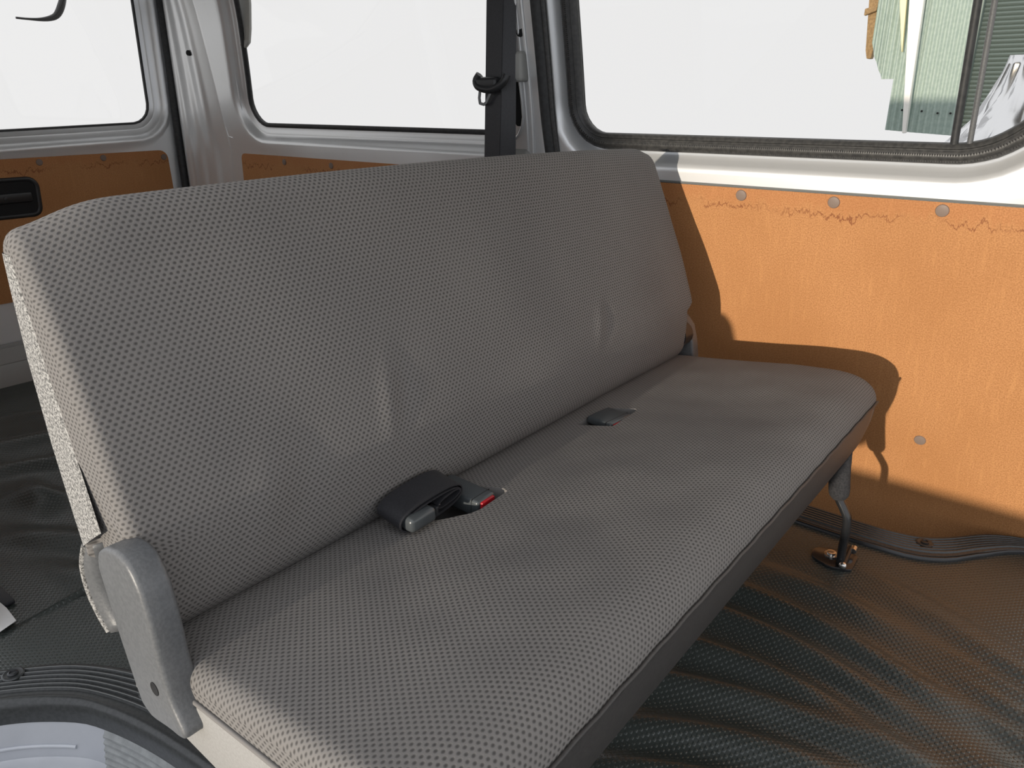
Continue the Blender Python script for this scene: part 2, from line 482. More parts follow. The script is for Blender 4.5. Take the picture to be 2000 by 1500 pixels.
dv = [s_door(-.287, .895 + .55 * k / 14, -.022) for k in range(15)]
tube('pane_divider', dv, .0078, M['rubber'], w1, 8, 1.0)
tube('divider_frame', [p + Vector((.028, -.002, 0)) for p in dv], .0055, M['bracket'], w1, 8)

# ---- far rear quarter with its window
wq = empty('wall_far', (-2.1, Yq(.4), 0)); tag(wq, kind='structure', label='silver rear side wall behind the bench with a fixed window', cat='wall')
WIN2 = even(rpoly([(-2.725, .913, .075), (-1.455, .913, .075), (-1.455, 1.47, .08), (-2.585, 1.47, .08)], 10), 160, True)
QO = V2((-2.93, .02), (-1.300, .02), (-1.300, 1.62), (-2.83, 1.62))
window_panel('wall_skin', WIN2, [(.006, -.035), (.012, -.034), (.028, -.032), (.031, -.0295), (.036, -.030), (.042, -.027), (.050, -.018), (.058, -.008), (.064, -.002), (.072, 0.)], QO, s_quart, M['silver'], wq,
             edge=[(.005, -.002), (.008, -.012)], nin=9)
lq = rpoly([(-2.82, .1, .03), (-1.5, .1, .03), (-1.5, .80, .022), (-2.80, .80, .022)], 5)
qp = sheet('hardboard_panel', lq, s_quart, M['ply'], wq, h=.002, th=.005, rows=20, cols=16)
for x in (-2.519, -2.244, -1.954, -1.66): clip(s_quart(x, .779, .007), (0, -1, 0), qp, .011)
w2 = empty('window_2', (-2.1, Yq(.91), .913)); tag(w2, kind='structure', label='fixed rear side window between the corner pillar and the seat belt', cat='window')
ring('window_seal', WIN2, [(-.004, -.040), (-.003, -.031), (.004, -.028), (.011, -.030), (.013, -.038), (-.002, -.045)], s_quart, M['rubber'], w2, closed=True)
pane('glass_pane', WIN2, s_quart, -.036, w2)
# pillar details between the quarter window and the door: creases, fixing hole, moulded cap, belt slot
for xx_, z0, z1, r in ((-1.332, .55, 1.5, .006), (-1.352, .55, 1.5, .004)):
    tube('pillar_crease', [s_quart(xx_ + .012 * smooth01((1.0 - z) / .3) * -1, z, -.001) for z in [z0 + (z1 - z0) * k / 20 for k in range(21)]], r, M['silver'], wq, 8)
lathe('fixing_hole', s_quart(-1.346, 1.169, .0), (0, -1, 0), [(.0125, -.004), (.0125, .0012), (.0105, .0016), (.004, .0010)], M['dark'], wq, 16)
bx = box('belt_guide_cap', (-1.372, Yq(1.08) - .032, 1.046), (-1.330, Yq(1.08) + .01, 1.122), M['greycap'], wq, .010, 4)
sl = rpoly([(-1.392, .93, .008), (-1.366, .93, .012), (-1.366, 1.046, .004), (-1.392, 1.046, .004)], 4)
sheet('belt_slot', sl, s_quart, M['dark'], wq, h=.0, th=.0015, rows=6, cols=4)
tube('slot_lip', [s_quart(x, z, .002) for x, z in ((-1.364, 1.05), (-1.362, 1.0), (-1.363, .955), (-1.370, .93), (-1.384, .908), (-1.40, .895))], .0035, M['silver'], wq, 8)
box('lower_cover', (-1.415, Yq(.8) - .022, .70), (-1.352, Yq(.8) + .01, .868), M['greycap'], wq, .012, 3)
# door-opening weatherstrip, two lobes
ws = [s_quart(-1.276 + (.010 * smooth01((.98 - z) / .2)), z, .010) for z in [1.58 - 1.50 * k / 40 for k in range(41)]]
o = tube('weatherstrip', ws, .0165, M['rubber'], wq, 10)
o2 = tube('weatherstrip_lip', [p + Vector((.017, .004, 0)) for p in ws], .0095, M['seal'], wq, 8)
o3 = tube('weatherstrip_rim', [p + Vector((-.018, .004, 0)) for p in ws], .0045, M['rubber'], wq, 8)

# ---- far rear corner pillar
cp_prof = [(-2.76, 1.822), (-2.86, 1.815), (-2.91, 1.805), (-2.93, 1.801), (-2.952, 1.795), (-2.966, 1.786), (-2.985, 1.783), (-3.02, 1.783), (-3.034, 1.779), (-3.05, 1.771), (-3.075, 1.768), (-3.105, 1.768), (-3.118, 1.765), (-3.13, 1.758), (-3.145, 1.757), (-3.165, 1.764), (-3.18, 1.775), (-3.23, 1.785)]
cp_prof = [tuple(p) for p in crom([(*p, 0) for p in cp_prof], 60)]
G = []
for k in range(31):
    z = .02 + 1.58 * k / 30; G.append([(x + .10 * max(0, (z - .9)) / .7 * smooth01((x + 3.13) / .2), y + (Yq(z) - 1.806) * smooth01((x + 3.17) / .25), z) for x, y, _ in cp_prof])
wc = empty('wall_corner', (-3.05, 1.78, 0)); tag(wc, kind='structure', label='silver fluted corner pillar between rear door and side window', cat='pillar')
grid('pillar_skin', G, M['silver'], wc, sharp=60)
lathe('fixing_hole', (-2.955, 1.722, 1.17), (.35, -1, 0), [(.010, -.01), (.010, .002), (.004, .0024)], M['dark'], wc, 14)
tube('stamped_bead', [(-2.872, Yq(.88) - .001, .90), (-2.868, Yq(.85) - .001, .862), (-2.84, Yq(.85) - .001, .858)], .003, M['silver'], wc, 8)

# ---- tailgate
tg = empty('door_2', (TX, 1.05, .05)); tag(tg, kind='structure', label='silver rear door with hardboard lining and black pull handle', cat='door')
WIN3 = even(rpoly([(.43, .875, .07), (1.668, .913, .075), (1.675, 1.45, .08), (.43, 1.45, .08)], 10), 160, True)
TO = V2((.345, .04), (1.742, .04), (1.756, 1.6), (.345, 1.6))
window_panel('door_skin', WIN3, [(.002, -.03), (.005, -.028), (.020, -.026), (.023, -.022), (.027, -.022), (.032, -.018), (.043, -.016), (.048, -.008), (.055, .002), (.064, .007), (.074, .006), (.084, .0)], TO, s_tail, M['silver'], tg,
             edge=[(.003, -.002), (.005, -.02)], nin=8)
lt = rpoly([(.40, .285, .03), (1.715, .285, .03), (1.702, .803, .035), (.40, .795, .03)], 6)
tp = sheet('hardboard_panel', lt, s_tail, M['ply'], tg, h=.002, th=.005, rows=16, cols=16)
for y, z in ((1.201, .782), (1.436, .785), (1.684, .775), (.96, .78), (.7, .78)): clip(s_tail(y, z, .007), (1, 0, 0), tp, .012)
hd = rpoly([(.80, .588, .03), (1.178, .588, .035), (1.186, .735, .04), (.80, .735, .03)], 6)
hl = ring('handle_bezel', even(hd, 80, True), [(0, -.012), (0, .008), (-.004, .012), (-.014, .012), (-.018, .006), (-.018, -.01), (0, -.012)], s_tail, M['black'], tg)
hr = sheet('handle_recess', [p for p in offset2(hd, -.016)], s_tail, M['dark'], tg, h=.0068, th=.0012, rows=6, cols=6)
hb = box('handle_grip', (TX + .006, .82, .645), (TX + .020, 1.150, .680), M['black'], tg, .006)
lathe('handle_screw', (TX + .0195, 1.06, .662), (1, 0, 0), [(.008, 0), (.008, .002), (.003, .003)], M['black'], hb, 10)
w3 = empty('window_3', (TX, 1.05, .913)); tag(w3, kind='structure', label='rear door window at the left', cat='window')
ring('window_seal', WIN3, [(-.004, -.033), (-.002, -.026), (.004, -.025), (.006, -.03), (.006, -.037), (-.002, -.038)], s_tail, M['rubber'], w3, closed=True)
pane('glass_pane', WIN3, s_tail, -.030, w3)
wt = [(TX + .016, interp(z, [.1, .62, .8, 1.1, 1.4, 1.6], [1.757, 1.757, 1.757, 1.764, 1.766, 1.766]), z) for z in [1.58 - 1.5 * k / 30 for k in range(31)]]
tube('weatherstrip', wt, .0165, M['rubber'], wc, 10)
tube('weatherstrip_rim', [(x + .012, y + .020, z) for x, y, z in wt], .006, M['silver'], wc, 8)
# rear sill with silver ridges
rs = empty('trim_3', (-3.14, 1.05, 0)); tag(rs, kind='structure', label='silver ribbed sill plate under the rear door', cat='sill')
prof = [(-3.19, -.01), (-3.19, .125), (-3.182, .135), (-3.17, .135), (-3.165, .128), (-3.155, .125), (-3.15, .132), (-3.14, .132), (-3.135, .120), (-3.12, .075), (-3.112, .082), (-3.104, .082), (-3.098, .070), (-3.085, .02), (-3.08, -.01)]
grid('sill_skin', [[(x, y, z) for x, z in prof] for y in (.36, .7, 1.05, 1.4, 1.74)], M['sill'], rs, sharp=30)

# ---- near side wall behind the doorway (mirror of the quarter), roof and cab bulkhead stubs
wn = empty('wall_near', (-2.1, .3, 0)); tag(wn, kind='structure', label='silver near side wall behind the doorway', cat='wall')
WN = even(rpoly([(-2.725, .913, .075), (-1.68, .913, .075), (-1.68, 1.45, .08), (-2.605, 1.45, .08)], 10), 80, True)
window_panel('wall_skin', WN, [(.006, -.035), (.03, -.03), (.05, -.015), (.07, 0)], V2((-3.2, .02), (-1.57, .02), (-1.57, 1.62), (-3.2, 1.62)), s_near, M['silver'], wn)
pane('glass_pane', WN, s_near, -.036, wn)
sheet('hardboard_panel', rpoly([(-3.1, .1, .03), (-1.62, .1, .03), (-1.62, .80, .02), (-3.1, .80, .02)], 4), s_near, M['ply'], wn, h=.002, rows=8, cols=6)
rf = []
for k in range(17):
    t = k / 16; y = .46 + (1.66 - .46) * t; rf.append((y, 1.60 + .09 * math.sin(PI * t)))
ce = grid('ceiling', [[(x, y, z) for y, z in [(.44, 1.56)] + rf + [(1.70, 1.56)]] for x in (-3.25, -2, -1, 0, 1.4)], M['headliner']); tag(ce, kind='structure', label='pale roof lining', cat='ceiling')
# front of the far side: pillar and cab door frame with its window
wf = empty('wall_front', (.8, 1.85, 0)); tag(wf, kind='structure', label='silver cab side wall forward of the sliding door', cat='wall')
WF = even(rpoly([(.42, .95, .06), (1.2, .95, .1), (1.1, 1.42, .1), (.42, 1.42, .06)], 6), 64, True)
window_panel('wall_skin', WF, [(.006, -.03), (.03, -.02), (.05, 0)], V2((.20, -.28), (1.4, -.28), (1.4, 1.6), (.20, 1.6)), s_door, M['silver'], wf)
pane('glass_pane', WF, s_door, -.03, wf)

# ================================================================== FLOOR MAT (with folds) AND SCUFF TRIMS
FOLDS = [  # crest lines on the floor (x0, y0, x1, y1, half width, height)
    (-.62, 1.40, -.02, 1.30, .030, .011), (-.60, 1.30, -.05, 1.22, .028, .008), (-.56, 1.16, -.02, 1.135, .030, .010),
    (-.55, 1.02, -.06, 1.12, .028, .009), (-.52, .88, -.12, 1.03, .030, .009), (-.50, .78, -.18, .92, .026, .008),
    (-.25, 1.60, .30, 1.46, .022, .006), (-.20, 1.55, .30, 1.40, .020, .006), (-.10, 1.44, .35, 1.33, .020, .006), (-.05, 1.38, .35, 1.27, .018, .006),
    (-.05, 1.32, .35, 1.22, .016, .005), (-.02, 1.19, .4, 1.14, .04, .010), (-.45, 1.50, -.15, 1.44, .025, .006),
    (-2.60, .60, -2.35, 1.05, .05, .014), (-2.40, .55, -2.05, .95, .045, .015), (-2.15, .50, -1.80, .85, .045, .014),
    (-1.95, .45, -1.60, .80, .040, .012), (-2.75, .75, -2.6, 1.2, .05, .010), (-2.25, .9, -2.55, 1.3, .05, .010), (-1.75, .5, -1.45, .62, .035, .008), (-2.2, .62, -2.0, .56, .04, .010),
]
def mat_z(x, y):
    z = .0
    for x0, y0, x1, y1, w, h in FOLDS:
        dx, dy = x1 - x0, y1 - y0; L = math.hypot(dx, dy); ux, uy = dx / L, dy / L
        s = (x - x0) * ux + (y - y0) * uy; d = -(x - x0) * uy + (y - y0) * ux
        if abs(d) > 3.2 * w + .02 or s < -.1 or s > L + .1: continue
        d += .02 * math.sin(s * 9 + x0 * 7) * (w / .03)
        e = smooth01((s + .08) / .2) * smooth01((L + .08 - s) / .2)
        q = d / w
        z += 1.9 * h * e * (math.exp(-q * q) - .35 * math.exp(-(q - 1.7) ** 2))
    z += .0022 * mnoise.noise(Vector((x * 5, y * 5, 0)))
    return z
def near_edge(x): return interp(x, [-1.62, -1.572, -1.562, -1.53, -1.44, -1.357, -1.265, -1.18, -1.0, -.8, 2], [.315, .315, .10, .158, .292, .383, .437, .465, .488, .50, .50])
def far_edge(x): return interp(x, [-4, -.3, -.2, -.13, -.068, .004, .3, 2], [1.752, 1.752, 1.760, 1.80, 1.875, 1.94, 1.95, 1.95])
G = []; nx, ny = 300, 110
for i in range(nx + 1):
    x = -3.09 + 4.2 * i / nx; a, b = near_edge(x) - .01, far_edge(x) + .012; a = a - .004
    G.append([(x, a + (b - a) * j / ny, 0) for j in range(ny + 1)])
G = [[(x, y, .004 + mat_z(x, y) * smooth01((y - near_edge(x) - .02) / .06) * smooth01((far_edge(x) - y) / .06)) for x, y, _ in r] for r in G]
fm = grid('floor_mat', G, M['matv'], uv=lambda i, j: (G[i][j][0], G[i][j][1])); tag(fm, 'dark grey-green embossed vinyl mat with creases covering the load floor', 'floor mat')

def scuff(name, inner, outer, parent, n=90, nridge=6, lip=True):
    """strip between two plan curves; 'inner' is the mat side, 'outer' the door side. Ridged top, rounded lip"""
    A = crom([(*p, 0) for p in inner], n); B = crom([(*p, 0) for p in outer], n)
    prof = [(0.0, .0), (0.02, .010), (.05, .012)]
    for k in range(nridge):
        t0 = .10 + .62 * k / nridge; w = .62 / nridge
        prof += [(t0, .012), (t0 + w * .18, .0155), (t0 + w * .45, .0155), (t0 + w * .63, .012)]
    prof += [(.76, .012), (.80, .013), (.86, .014), (.92, .012), (.97, .006), (1.0, -.006), (1.0, -.03)]
    return grid(name, [[(a.x + (b.x - a.x) * t, a.y + (b.y - a.y) * t, z) for t, z in prof] for a, b in zip(A, B)], M['trim'], parent, sharp=35)
def sunk_screw(c, parent, r=.013):
    cup = lathe('screw_cup', c, (0, 0, 1), [(r * 1.45, -.004), (r * 1.45, .0042), (r * 1.25, .0056), (r * 1.0, .0046), (r * .85, .0044)], M['trim'], parent, 18)
    lathe('screw_head', (c[0], c[1], c[2] + .0044), (0, 0, 1), [(r * .7, 0), (r * .7, .0025), (r * .45, .004), (r * .4, .0022), (r * .1, .002)], M['black'], cup, 14)
t1 = empty('trim_1', (-1.0, .42, 0)); tag(t1, kind='structure', label='black ridged scuff strip curving round the near door step', cat='scuff strip')
inn = [(-1.60, .02), (-1.53, .16), (-1.44, .292), (-1.357, .381), (-1.265, .437), (-1.18, .465), (-1.0, .488), (-.8, .50), (-.2, .50), (.6, .50)]
out = [(-1.47, .02), (-1.41, .14), (-1.339, .254), (-1.254, .329), (-1.187, .359), (-1.074, .385), (-.93, .402), (-.8, .41), (-.2, .41), (.6, .41)]
scuff('strip', inn, out, t1, 110, 6)
A_ = crom([(*p, 0) for p in inn], 110); B_ = crom([(*p, 0) for p in out], 110)
for k in range(6):  # thin paler tubes put a highlight on each ridge by colour
    t = .10 + .62 * (k + .31) / 6; tube('ridge_highlight', [a.lerp(b, t) + Vector((0, 0, .0155)) for a, b in zip(A_, B_)], .0009, M['trimline'], t1, 5)
for c in ((-1.400, .300, .0125), (-1.160, .433, .0125), (-.6, .47, .0125)): sunk_screw(c, t1)
t2 = empty('trim_2', (-.3, 1.79, 0)); tag(t2, kind='structure', label='ridged scuff strip along the foot of the hardboard door lining', cat='scuff strip')
inn2 = [(-3.05, 1.752), (-1.2, 1.752), (-.6, 1.751), (-.47, 1.749), (-.381, 1.747), (-.285, 1.748), (-.198, 1.757), (-.13, 1.795), (-.068, 1.868), (.004, 1.935), (.12, 1.955), (.5, 1.955)]
out2 = [(-3.05, 1.80), (-1.2, 1.83), (-.6, 1.838), (-.474, 1.838), (-.383, 1.836), (-.283, 1.834), (-.196, 1.854), (-.137, 1.90), (-.073, 1.965), (.0, 1.995), (.12, 2.0), (.5, 2.0)]
def scuff_far():
    n = 130
    A = crom([(*p, 0) for p in inn2], n); B = crom([(*p, 0) for p in out2], n)
    prof = [(-.16, .004), (-.15, .010), (-.12, .0135), (-.08, .0135), (-.03, .010), (0.0, .006), (.02, .010), (.06, .012)]
    for k in range(6):
        t0 = .12 + .78 * k / 6; w = .78 / 6
        prof += [(t0, .0125), (t0 + w * .2, .0165), (t0 + w * .55, .0165), (t0 + w * .75, .0125)]
    prof += [(.95, .0125), (1.0, .008), (1.0, -.05)]
    lipn = 6
    pts = [[(a.x + (b.x - a.x) * t, a.y + (b.y - a.y) * t, z) for t, z in prof] for a, b in zip(A, B)]
    grid('strip', [r[lipn - 1:] for r in pts], M['trim'], t2, sharp=35)
    grid('edge_bead', [r[:lipn] for r in pts], M['rod'], t2, sharp=50)
scuff_far()
sunk_screw((-.184, 1.815, .0135), t2); sunk_screw((-.75, 1.80, .0135), t2)

# ---- near door step well
st = empty('floor_step', (-1.1, .3, -.3)); tag(st, kind='structure', label='pressed metal door step below the near scuff strip', cat='step')
B = crom([(*p, 0) for p in out], 110); C2 = (-.95, .12)
def riser(i0, i1, prof, name, m):
    rows = []
    for q in B[i0:i1]:
        d = Vector((C2[0] - q.x, -.25 - q.y, 0)).normalized()
        rows.append([(q.x + d.x * o, q.y + d.y * o, z) for o, z in prof])
    return grid(name, rows, m, st, sharp=40)
NB = next(i for i, q in enumerate(B) if q.x > -1.185)
riser(0, NB, [(-.004, -.02), (.0, -.035), (.006, -.06), (.012, -.09), (.010, -.10), (.016, -.11), (.030, -.16), (.06, -.20), (.15, -.22), (.30, -.225)], 'step_metal', M['stepmetal'])
pr = [(-.004, -.02)]
for k in range(14): z = -.035 - .013 * k; pr += [(.002 + .002 * k, z), (.006 + .002 * k, z - .004), (.006 + .002 * k, z - .008), (.002 + .002 * k, z - .011)]
pr += [(.12, -.235), (.3, -.24)]
riser(NB - 1, 110, pr, 'ribbed_cover', M['ribplastic'])
for off, zz, i1 in ((.020, -.075, NB - 3), (.034, -.13, NB - 6)):
    pth = []
    for q in B[int(NB * .35):i1]:
        d = Vector((C2[0] - q.x, -.25 - q.y, 0)).normalized(); pth.append((q.x + d.x * off * .5, q.y + d.y * off * .5, zz))
    tube('pressed_bead', pth, .004, M['stepmetal'], st, 8)

# ================================================================== BENCH SEAT
BY0, BY1 = .300, 1.690
bench = empty('bench_seat', (-.6, .99, 0)); tag(bench, 'long grey woven fabric folding bench seat with tall one-piece backrest', 'bench seat')

def loft_block(name, prof, y0, y1, r, m, parent, ny=120, bulge=None, yend=None, n=110, rseg=6, dent=None):
    """closed (x, z) profile lofted along y with rounded ends; returns object. uv in metres"""
    L = even([(x, z, 0) for x, z in prof], n, True); L2 = [Vector((p.x, p.y)) for p in L]
    area = sum(L2[i].x * L2[(i + 1) % n].y - L2[(i + 1) % n].x * L2[i].y for i in range(n))
    if area < 0: L2.reverse()
    per = [0]
    for i in range(n): per.append(per[-1] + (L2[(i + 1) % n] - L2[i]).length)
    st_ = []
    for k in range(rseg + 1): a = PI / 2 * k / rseg; st_.append((r * (1 - math.sin(a)), -r * (1 - math.sin(a)) if 0 else -(r * (1 - math.sin(a))), r * (1 - math.cos(a))))
    ys = [(y0 + r * (1 - math.cos(PI / 2 * k / rseg)), r * (1 - math.sin(PI / 2 * k / rseg))) for k in range(rseg + 1)]
    ys += [(y0 + r + (y1 - y0 - 2 * r) * k / ny, 0.) for k in range(1, ny)]
    ys += [(y1 - r * (1 - math.cos(PI / 2 * k / rseg)), r * (1 - math.sin(PI / 2 * k / rseg))) for k in range(rseg, -1, -1)]
    cen = sum(L2, Vector((0, 0))) / n
    P = []
    for y, ins in ys:
        lp = offset2(L2, -ins) if ins > 1e-9 else L2
        row = []
        for p in lp:
            yy = yend(y, p) if yend else y
            q = Vector((p.x, yy, p.y))
            if bulge: q = bulge(q)
            row.append(q)
        P.append(row)
    nj = n; V = [p for r_ in P for p in r_]; F = []; U = []
    for i in range(len(P) - 1):
        for j in range(nj):
            j2 = (j + 1) % nj; F.append((i * nj + j, i * nj + j2, (i + 1) * nj + j2, (i + 1) * nj + j))
            # walk round the rounded end: use arc length in y
            U += [(ys[i][0] - ys[i][1] * .6, per[j]), (ys[i][0] - ys[i][1] * .6, per[j + 1]), (ys[i + 1][0] - ys[i + 1][1] * .6, per[j + 1]), (ys[i + 1][0] - ys[i + 1][1] * .6, per[j])]
    for e, base in ((0, 0), (1, (len(P) - 1) * nj)):
        c = sum(P[-e], Vector()) / nj; k = len(V)
        c.y = (max if e else min)(p.y for p in P[-e])
        # concentric cap rings
        mid = [Vector((c.x + (p.x - c.x) * .85, p.y, c.z + (p.z - c.z) * .85)) for p in P[-e]]; V += mid; V.append(c)
        for j in range(nj):
            j2 = (j + 1) % nj
            F.append((base + j, base + j2, k + j2, k + j)); F.append((k + j, k + j2, k + nj))
            for q in (base + j, base + j2, k + j2, k + j, k + j, k + j2, k + nj): U.append((V[q].x, V[q].z))
    return mesh(name, V, F, m, parent, True, U)

# --- cushion (top profile rises to the front)
cush_top = [(-.835, .385), (-.80, .397), (-.72, .408), (-.62, .421), (-.52, .434), (-.44, .442), (-.39, .443), (-.355, .437), (-.330, .422), (-.318, .402)]
cush_front = [(-.3165, .385), (-.320, .345), (-.330, .305), (-.345, .268), (-.362, .245), (-.385, .238)]
cush_under = [(-.45, .25), (-.60, .28), (-.75, .30), (-.83, .305)]
cp = [tuple(p)[:2] for p in crom([(*p, 0) for p in cush_top + cush_front + cush_under], 120)] + [(-.842, .345)]
def cush_bulge(q):
    if q.z > .38 and q.x < -.33:
        d = .0035 * mnoise.noise(Vector((q.x * 6, q.y * 4, 1.3))) + .0015 * mnoise.noise(Vector((q.x * 14, q.y * 11, 4)))
        for (cx, cy, rx, ry, a) in ((-.50, .80, .10, .13, -.007), (-.42, .62, .05, .14, -.005), (-.52, 1.35, .12, .15, -.006), (-.42, .95, .05, .08, -.004)):
            d += a * math.exp(-((q.x - cx) / rx) ** 2 - ((q.y - cy) / ry) ** 2)
        q.z += d
    return q
cushion = loft_block('seat_cushion', cp, BY0, BY1, .022, M['fabric'], bench, 150, cush_bulge, None, 130)
def cut(target, poly, z0, z1):
    c = prism('cutter', [(x, y, z0) for x, y in poly], (0, 0, z1 - z0), M['fabric'])
    md = target.modifiers.new('cut', 'BOOLEAN'); md.object = c; md.operation = 'DIFFERENCE'; md.solver = 'EXACT'
    dg = bpy.context.evaluated_depsgraph_get(); me = bpy.data.meshes.new_from_object(target.evaluated_get(dg))
    target.modifiers.clear(); target.data = me
    bpy.data.objects.remove(c, do_unlink=True)
def smoothpoly(p, n=28): return [(v.x, v.y) for v in even([tuple(q) for q in rpoly([(x, y, r) for x, y, r in p], 6)], n, True)]
SLOT1 = smoothpoly([(-.80, .705, .004), (-.705, .695, .012), (-.660, .750, .035), (-.664, .838, .004), (-.74, .818, .02), (-.80, .812, .004)])
SLOT2 = smoothpoly([(-.741, 1.136, .004), (-.668, 1.162, .004), (-.674, 1.272, .004), (-.738, 1.248, .012)])
cut(cushion, SLOT1, .355, .60); cut(cushion, SLOT2, .372, .60)
try: cushion.data.set_sharp_from_angle(angle=math.radians(50))
except Exception: pass
# front valance and side panels as own shells
fr = crom([(x, z, 0) for x, z in cush_front], 16)
def shellrow(y, off):
    row = []
    for i, p in enumerate(fr):
        t = (fr[min(i + 1, 15)] - fr[max(i - 1, 0)]).normalized(); nrm = Vector((-t.y, t.x, 0)); 
        if nrm.x < 0: nrm = -nrm
        row.append((p.x + nrm.x * off, y, p.y + nrm.y * off))
    return row
val = grid('front_valance', [shellrow(BY0 + .006 + (BY1 - BY0 - .016) * k / 60, .003 - (.016 * (1 - math.sin(min(1, min(k, 60 - k) / 1.5) * PI / 2)))) for k in range(61)], M['vinyl'], cushion); val['label'] = 'smooth dark vinyl front edge'
tube('piping', [(-.3135, BY0 + .02 + (BY1 - BY0 - .04) * k / 60, .390 + .0012 * math.sin(k * 1.7)) for k in range(61)], .0028, M['vinyl'], cushion, 8)
side_loop = [Vector(p) for p in [(-.835, .31), (-.60, .288), (-.45, .258), (-.385, .245), (-.366, .252), (-.35, .275), (-.336, .310), (-.329, .335), (-.331, .350), (-.35, .368), (-.42, .380), (-.52, .378), (-.62, .374), (-.72, .369), (-.80, .362), (-.835, .358)]]
for yy, s in ((BY0, -1), (BY1, 1)):
    sp = prism('side_panel', [(p.x, yy + s * .0035, p.y) for p in side_loop], (0, -s * .012, 0), M['sidevinyl'], cushion, .003, 2); sp['label'] = 'smooth pale grey vinyl end panel'
    seam = crom([(p.x, yy + s * .002, p.y + .003) for p in side_loop[8:]], 60)
    tube('end_piping', seam, .0028, M['fabric'], cushion, 8)

# --- backrest
bk_front = [(-.800, .385), (-.772, .42), (-.765, .47), (-.767, .53), (-.785, .59), (-.807, .65), (-.835, .715), (-.862, .78), (-.884, .835), (-.898, .868), (-.911, .884), (-.926, .889)]
bk_rear = [(-.942, .880), (-.950, .86), (-.951, .80), (-.949, .72), (-.938, .62), (-.922, .53), (-.908, .47), (-.888, .42), (-.86, .388)]
bp = [tuple(p)[:2] for p in crom([(*p, 0) for p in bk_front + bk_rear], 140)]
def yend(y, p):
    k = smooth01((.536 + (p.x + .762) * .43 - p.y) / .016)
    t = (y - (BY0 - .002)) / (BY1 + .01 - (BY0 - .002))
    a, b = BY0 - .002 + .052 * k, BY1 + .01 - .045 * k
    # squeeze only near the ends
    near = max(0, 1 - (y - BY0 + .002) / .12); far = max(0, 1 - (BY1 + .01 - y) / .12)
    return y + .016 * k * near - .03 * k * far
def bk_bulge(q):
    s = (q.y - BY0) / (BY1 - BY0)
    q.z += (.014 * math.sin(PI * min(1, max(0, s))) ** .6 if q.z > .6 else 0) * smooth01((q.z - .6) / .28)
    near = smooth01(1 - (q.y - BY0) / .14); q.z -= .020 * near ** 2 * smooth01((q.z - .75) / .14)
    far = smooth01(1 - (BY1 - q.y) / .08); q.z -= .010 * far ** 2 * smooth01((q.z - .75) / .14)
    if q.x > -.93 + .0:
        d = .0035 * mnoise.noise(Vector((q.y * 5, q.z * 6, 7.7)))
        # pulls and creases in the cloth
        for (cy, cz, ry, rz, a, tilt) in ((.70, .585, .014, .045, .006, .25), (.735, .585, .018, .045, -.006, .25), (1.28, .57, .012, .03, .005, .4), (1.31, .57, .016, .03, -.004, .4), (.47, .52, .03, .06, .005, .3), (.53, .52, .03, .06, -.005, .3), (.42, .82, .10, .02, -.003, 0)):
            yy = q.y - cy - tilt * (q.z - cz); d += .55 * a * math.exp(-(yy / ry) ** 2 - ((q.z - cz) / rz) ** 2)
        front = smooth01((q.x - (-.93)) / .03)
        q.x += d * front
    return q
back = loft_block('backrest', bp, BY0 - .002, BY1 + .010, .014, M['fabric'], bench, 150, bk_bulge, yend, 150)
# near end face in speckled felt cloth
def xf(z): return interp(z, [p[1] for p in bk_front[1:]], [p[0] for p in bk_front[1:]])
def xr(z): return interp(z, [p[1] for p in reversed(bk_rear)], [p[0] for p in reversed(bk_rear)])
for yy, s in ((BY0 - .002, -1), (BY1 + .010, 1)):
    rows = []; R_ = .014
    for k in range(30):
        z0 = .530 + (.862 - .530) * k / 29; lower = 1 - k / 29
        row = []
        for j in range(13):
            t = j / 12; z = z0 - .048 * lower * (1 - t); a, b = xr(z) - .001, xr(z) + .52 * (xf(z) - xr(z)); x = a + (b - a) * t; d = x - xr(z) + .001
            inset = R_ - math.sqrt(max(0, R_ * R_ - (R_ - d) ** 2)) if d < R_ else 0
            q = bk_bulge(Vector((x, yy - s * inset, z))); row.append((x, q.y + s * (.0012 - .0013 * smooth01((t - .85) / .15)), q.z))
        rows.append(row)
    fe = grid('felt_end', rows, M['felt'], back); fe['label'] = 'speckled pale felt end face'
# rear face of the backrest in the same felt
rr = []
for k in range(20):
    z = .42 + .43 * k / 19; rr.append([(xr(z) - .0045, BY0 + .012 + (BY1 - BY0 - .02) * j / 20, z) for j in range(21)])
rfel = grid('felt_back', rr, M['felt'], back)
# hanging flap below the near end
fp = [(-.915, .300, .49), (-.925, .296, .46), (-.928, .297, .42), (-.918, .300, .385), (-.905, .302, .365)]
fl_rows = []
fpp = crom(fp, 14)
for (x, y, z) in fpp: fl_rows.append([(x + .012, y, z), (x + .018, y - .002, z), (x + .032, y + .010, z + .004), (x + .036, y + .030, z + .006), (x + .030, y + .032, z + .006), (x + .024, y + .014, z + .004), (x + .012, y + .004, z)])
fg = grid('fabric_flap', fl_rows, M['bracket'], back, wrap=True, caps=True); fg['label'] = 'loose felt-edged flap behind the hinge cover'
tube('flap_edging', [(x + .013, y - .001, z) for x, y, z in fpp], .0042, M['felt'], fg, 8)

